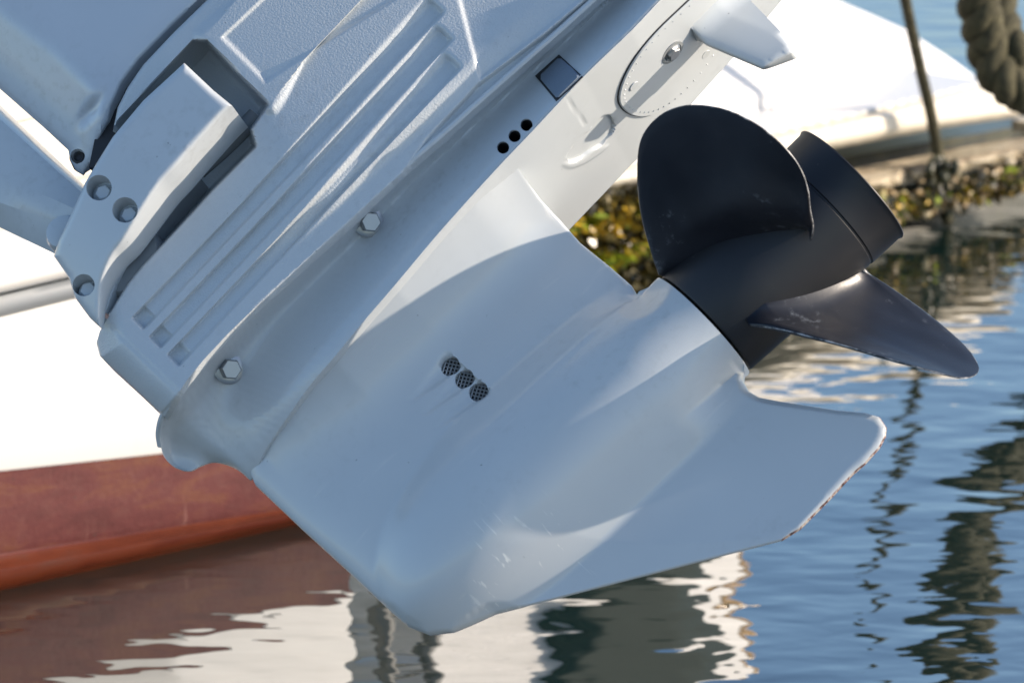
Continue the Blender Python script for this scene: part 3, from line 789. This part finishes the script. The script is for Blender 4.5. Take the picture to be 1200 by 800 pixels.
# ================================================================== RAFT with weed, MOORED BOAT on its far side
q0, q1 = ground(720, 335), ground(1110, 241); ex = (q1 - q0) / np.linalg.norm(q1 - q0); en = np.cross(ex, ez)
VB = Frame(q0, ex, ez, en)
def bmap(v, h): return VB.px(v[:, 0], v[:, 1], h)
def wl(x): return np.interp(x, [500, 720, 1110, 1260], [388.5, 335, 241, 205])
def topl(x): return np.interp(x, [500, 700, 972, 1200, 1260], [272, 233, 181, 141, 130])
raft = empty('floating_raft', VB.mat()); tag(raft, 'weathered timber raft crusted with weed and shells floating beside ropes', 'raft')
m, nt, bs = newmat('bleached_encrusted_timber'); WOOD = m
v = coord(nt, (.4, 2.5, 2.5)); c = ramp(nt, noise(nt, 22, 6, .7, v), [(.3, (.10, .06, .03)), (.45, (.40, .32, .21)), (.6, (.60, .52, .38)), (.75, (.42, .34, .22))])
c = mixc(nt, ramp(nt, noise(nt, 14, 3, .6, coord(nt, (.15, 2.6, 1))), [(.52, 0.), (.70, .7)]), c, (.05, .045, .02))
nt.links.new(c, bs.inputs['Base Color']); bs.inputs['Roughness'].default_value = .7; bump(nt, bs, noise(nt, 60, 5, .7, coord(nt)), .6, .01)
m, nt, bs = newmat('dark_wet_weed'); WEEDD = m
c = ramp(nt, noise(nt, 40, 3, .6, coord(nt)), [(.3, (.010, .012, .006)), (.6, (.035, .035, .012)), (.8, (.07, .05, .02))]); nt.links.new(c, bs.inputs['Base Color']); bs.inputs['Roughness'].default_value = .3
m, nt, bs = newmat('raft_weed'); WEED = m
oi = nt.nodes.new('ShaderNodeAttribute'); oi.attribute_name = 'wear'
c = ramp(nt, oi.outputs['Fac'], [(.0, (.02, .017, .006)), (.3, (.07, .055, .012)), (.5, (.55, .36, .03)), (.62, (.20, .24, .02)), (.8, (.36, .42, .03)), (1., (.60, .38, .06))]); nt.links.new(c, bs.inputs['Base Color']); bs.inputs['Roughness'].default_value = .32
m, nt, bs = newmat('shell_crust'); SHELL = m
oi = nt.nodes.new('ShaderNodeAttribute'); oi.attribute_name = 'wear'
c = ramp(nt, oi.outputs['Fac'], [(.0, (.04, .03, .015)), (.35, (.22, .14, .05)), (.6, (.48, .36, .20)), (.8, (.60, .50, .34)), (1., (.30, .26, .05))]); nt.links.new(c, bs.inputs['Base Color']); bs.inputs['Roughness'].default_value = .45
# raft core
x = np.linspace(500, 1260, 12)
relief('raft_core', [(a, wl(a) + 30) for a in x] + [(a, topl(a) + 6) for a in x[::-1]], lambda v: np.full(len(v), -.06), 30, WEEDD, raft, bmap, rel=-1.2)
# timbers: three courses
for ci, (f0, f1) in enumerate(((.10, .27), (.37, .58), (.66, .95))):
    x0 = 520 + ci * 40
    while x0 < 1250:
        x1 = min(x0 + random.uniform(*((300, 420), (170, 300), (70, 160))[ci]), 1262)
        pl = [(x0, topl(x0) + (wl(x0) - topl(x0)) * f1), (x1, topl(x1) + (wl(x1) - topl(x1)) * f1), (x1, topl(x1) + (wl(x1) - topl(x1)) * f0), (x0, topl(x0) + (wl(x0) - topl(x0)) * f0)]
        ph = random.uniform(0, 9); o0 = random.uniform(.055, .08) + .012 * ci
        pa = np.array(pl)
        def th(v, ph=ph, o0=o0, pa=pa):
            e = segdist(v, pa); return o0 + .02 * np.sqrt(np.clip(e / 12, 0, 1)) + .003 * np.sin(v[:, 0] * .05 + ph) * np.sin(v[:, 1] * .21 + ph) + .0015 * np.sin(v[:, 0] * .31 + 2 * ph)
        if random.random() > .07: relief('timber', pl, th, 6, WEEDD if ci == 2 else WOOD, raft, bmap, rel=-.05)
        x0 = x1 + random.uniform(3, 10)
def scatter(name, n, gen, mat, parent, kind='stuff'):
    V, Fc, We = [], [], []
    for _ in range(n):
        v, f, w = gen(); b = len(V); V += v; Fc += [tuple(i + b for i in q) for q in f]; We += [w] * len(v)
    o = mesh(name, V, Fc, mat, parent, attr=We, ang=50, recalc=False); tag(o, kind=kind); return o
icov = [(0, 0, 1), (.89, 0, .45), (.28, .85, .45), (-.72, .53, .45), (-.72, -.53, .45), (.28, -.85, .45), (.72, .53, -.45), (-.28, .85, -.45), (-.89, 0, -.45), (-.28, -.85, -.45), (.72, -.53, -.45), (0, 0, -1)]
icof = [(0, 1, 2), (0, 2, 3), (0, 3, 4), (0, 4, 5), (0, 5, 1), (1, 6, 2), (2, 7, 3), (3, 8, 4), (4, 9, 5), (5, 10, 1), (2, 6, 7), (3, 7, 8), (4, 8, 9), (5, 9, 10), (1, 10, 6), (11, 7, 6), (11, 8, 7), (11, 9, 8), (11, 10, 9), (11, 6, 10)]
def lump(c, r, sx=1, sy=1, sz=1):
    t = random.uniform(0, 6); ct, st = math.cos(t), math.sin(t); out = []
    for x, y, z in icov:
        k = r * random.uniform(.75, 1.2); out.append((c[0] + k * sx * (x * ct - y * st), c[1] + k * sy * (x * st + y * ct), c[2] + k * sz * z))
    return out
def g_shell():
    x = random.uniform(780, 1260); f = random.random() ** .6; y = topl(x) + (wl(x) - topl(x)) * (.58 + .47 * f)
    c = VB.px(np.array(x), np.array(y), random.uniform(.085, .115) + .012 * f); r = random.uniform(.003, .010)
    return lump(c, r, 1.3, .8, 1), icof, min(1, max(0, random.gauss(.62 - .45 * f * f, .24)))
scatter('shell_crust', 700, g_shell, SHELL, raft)
def g_weed():
    x = random.uniform(560, 835) if random.random() < .8 else random.uniform(820, 1250)
    f = random.random(); y = topl(x) - 8 + (wl(x) - topl(x) + 8) * f
    if x > 840: y = wl(x) - random.uniform(0, 26)
    c = VB.px(np.array(x), np.array(y), random.uniform(.08, .12) + .02 * f); L = random.uniform(.008, .026); wd = L * random.uniform(.3, .6)
    d = np.array([random.gauss(0, .7), random.gauss(-.5, .6), random.gauss(.5, .5)]); d /= np.linalg.norm(d); e = np.cross(d, [random.gauss(0, 1), random.gauss(0, 1), random.gauss(0, 1)]); e /= np.linalg.norm(e)
    nb = np.cross(d, e) * wd * .3
    v = [tuple(c), tuple(c + d * L * .5 + e * wd * .5 + nb), tuple(c + d * L), tuple(c + d * L * .5 - e * wd * .5 + nb)]
    w = .5 * math.sin(x * .09) * math.sin(y * .16 + x * .03) + random.gauss(0, .12)
    band = math.exp(-((f - .28) / .13) ** 2) * .45 + math.exp(-((f - .66) / .09) ** 2) * .62
    return v, [(0, 1, 2, 3)], float(np.clip(band + .12 + w * .35, 0, 1))
scatter('raft_weed', 9000, g_weed, WEED, raft)

# moored boat: white topsides and cover, dark canopy further up
moored = empty('moored_white_boat', VB.mat()); tag(moored, 'sunlit white boat with canvas cover moored above the weedy raft', 'boat')
hb = [(500, 262), (700, 226), (972, 175), (1104, 150), (1190, 138), (1204, 136), (1196, 128), (1178, 116), (1163, 108), (1150, 100), (1000, 138), (880, 165), (700, 205), (500, 240)]
relief('rub_rail', hb, lambda v: .060 + .02 * np.sqrt(np.clip(segdist(v, np.array(hb)) / 9, 0, 1)), 3.5, CREAM, moored, bmap, rel=-.8)
hb2 = [(500, 243), (700, 208), (880, 168), (1000, 141), (1152, 103), (1146, 94), (1000, 128), (880, 152), (700, 190), (500, 226)]
relief('gunwale', hb2, lambda v: .050 + .02 * np.sqrt(np.clip(segdist(v, np.array(hb2)) / 8, 0, 1)), 3.5, GEL, moored, bmap, rel=-.8)
m, nt, bs = newmat('white_canvas'); CANV = m
nt.links.new(mixc(nt, noise(nt, 6, 4, .6, coord(nt)), (.66, .65, .635), (.71, .70, .685)), bs.inputs['Base Color']); bs.inputs['Roughness'].default_value = .7; bump(nt, bs, noise(nt, 20, 3, .5, coord(nt, (1, 2.5, 1))), .3, .02)
cv = [(500, 230), (700, 194), (880, 156), (1000, 131), (1146, 97), (1140, 88), (1105, 63), (1063, 36), (1020, 17), (980, 0), (935, -24), (898, -50), (886, -100), (880, -420), (500, -420)]
cvt = np.array(cv[5:14])
def cv_h(v):
    e = segdist(v, cvt, False); x, y = v[:, 0], v[:, 1]
    h = .0 - .16 * np.clip(1 - e / 70, 0, 1) ** 1.6
    s = (y - np.interp(x, [500, 1140], [230, 97]))      # below 0: height above the gunwale
    h = h - .10 * np.clip(-s / 140, 0, 1) ** 1.3
    # slack folds of the cover near the gunwale
    k = np.clip(1 + s / 55, 0, 1) * (x > 860)
    h = h + .010 * k * np.sin((y + .2 * x + 6 * np.sin(x * .021)) * .16) + .016 * k * np.exp(-(((x - 905) - .75 * (130 - y)) / 5) ** 2) - .02 * k * sst(x, 870, 905) - .02
    return h
relief('boat_cover', cv, cv_h, 7, CANV, moored, bmap, rel=-.9)
m, nt, bs = newmat('dark_green_canvas'); GREEN = m
nt.links.new(mixc(nt, noise(nt, 5, 3, .6, coord(nt)), (.002, .008, .006), (.004, .012, .009)), bs.inputs['Base Color']); bs.inputs['Roughness'].default_value = .8
gp = smoothpoly([(655, -30), (660, -420), (845, -420), (850, -120), (835, -50), (800, -25), (700, -20)], 2)
relief('dark_canopy', gp, lambda v: cv_h(v) + .05 * np.sqrt(np.clip(segdist(v, gp) / 40, 0, 1)) + .01, 12, GREEN, moored, bmap, rel=-.05)
tr_ = [(881, -60), (878, -420), (883, -420), (886, -60)]
m, nt, bs = newmat('varnished_trim'); VARN = m; bs.inputs['Base Color'].default_value = (.40, .25, .09, 1); bs.inputs['Roughness'].default_value = .3
relief('varnished_trim', tr_, lambda v: cv_h(v) + .02, 8, VARN, moored, bmap, rel=-.04)

# ================================================================== ROPES
m, nt, bs = newmat('olive_rope'); ROPE = m
c = ramp(nt, noise(nt, 90, 5, .7, coord(nt)), [(.3, (.018, .016, .006)), (.5, (.05, .044, .018)), (.7, (.10, .088, .042))]); nt.links.new(c, bs.inputs['Base Color']); bs.inputs['Roughness'].default_value = .85
bump(nt, bs, noise(nt, 400, 3, .6, coord(nt)), .8, .003)
def twisted(name, pts, r, turns, parent, seg=9, fr=VB):
    p = catmull(np.array([fr.px(np.array(float(x)), np.array(float(y)), off) for x, y, off in pts]), 22)
    T = np.gradient(p, axis=0); T /= np.linalg.norm(T, axis=1)[:, None]; L = np.concatenate([[0], np.cumsum(np.linalg.norm(np.diff(p, axis=0), axis=1))]); L /= L[-1]
    x = np.cross(T, np.array([.2, .1, 1.])); x /= np.linalg.norm(x, axis=1)[:, None]; y = np.cross(T, x)
    for s in range(3):
        ph = L * turns * 2 * math.pi + s * 2 * math.pi / 3
        q = p + .5 * r * (x * np.cos(ph)[:, None] + y * np.sin(ph)[:, None]); v, f = tube(q, r * .58, seg); mesh('strand', v, f, ROPE, parent)
r1 = empty('mooring_line', VB.mat()); tag(r1, 'thin olive mooring line hanging straight down into the water', 'rope')
twisted('r', [(1036, -160, .12), (1052, -60, .12), (1061, 0, .12), (1076, 70, .12), (1090, 130, .12), (1101, 190, .11), (1108, 243, .10), (1111, 262, .10)], .0088, 26, r1)
def g_clump():
    y = random.uniform(186, 250); x = np.interp(y, [186, 250], [1101, 1108]) + random.gauss(0, 5.5) * (1 + (y - 186) / 90)
    c = VB.px(np.array(float(x)), np.array(y), .11 + random.gauss(0, .008)); return lump(c, random.uniform(.004, .010), .8, 1.5, .8), icof, 0
scatter('clinging_weed', 160, g_clump, WEEDD, r1)
r2 = empty('thick_hawser', VB.mat()); tag(r2, 'thick twisted olive hawser knotted at the top', 'rope')
twisted('r', [(1110, -170, .36), (1130, -80, .36), (1143, -20, .36), (1149, 20, .36), (1157, 55, .36), (1167, 82, .37), (1186, 101, .38), (1215, 114, .36), (1260, 124, .34)], .030, 5.5, r2, 12)
twisted('r', [(1176, -170, .33), (1170, -60, .33), (1168, -10, .33), (1174, 30, .35), (1186, 58, .38), (1210, 76, .36), (1260, 92, .34)], .027, 5, r2, 12)
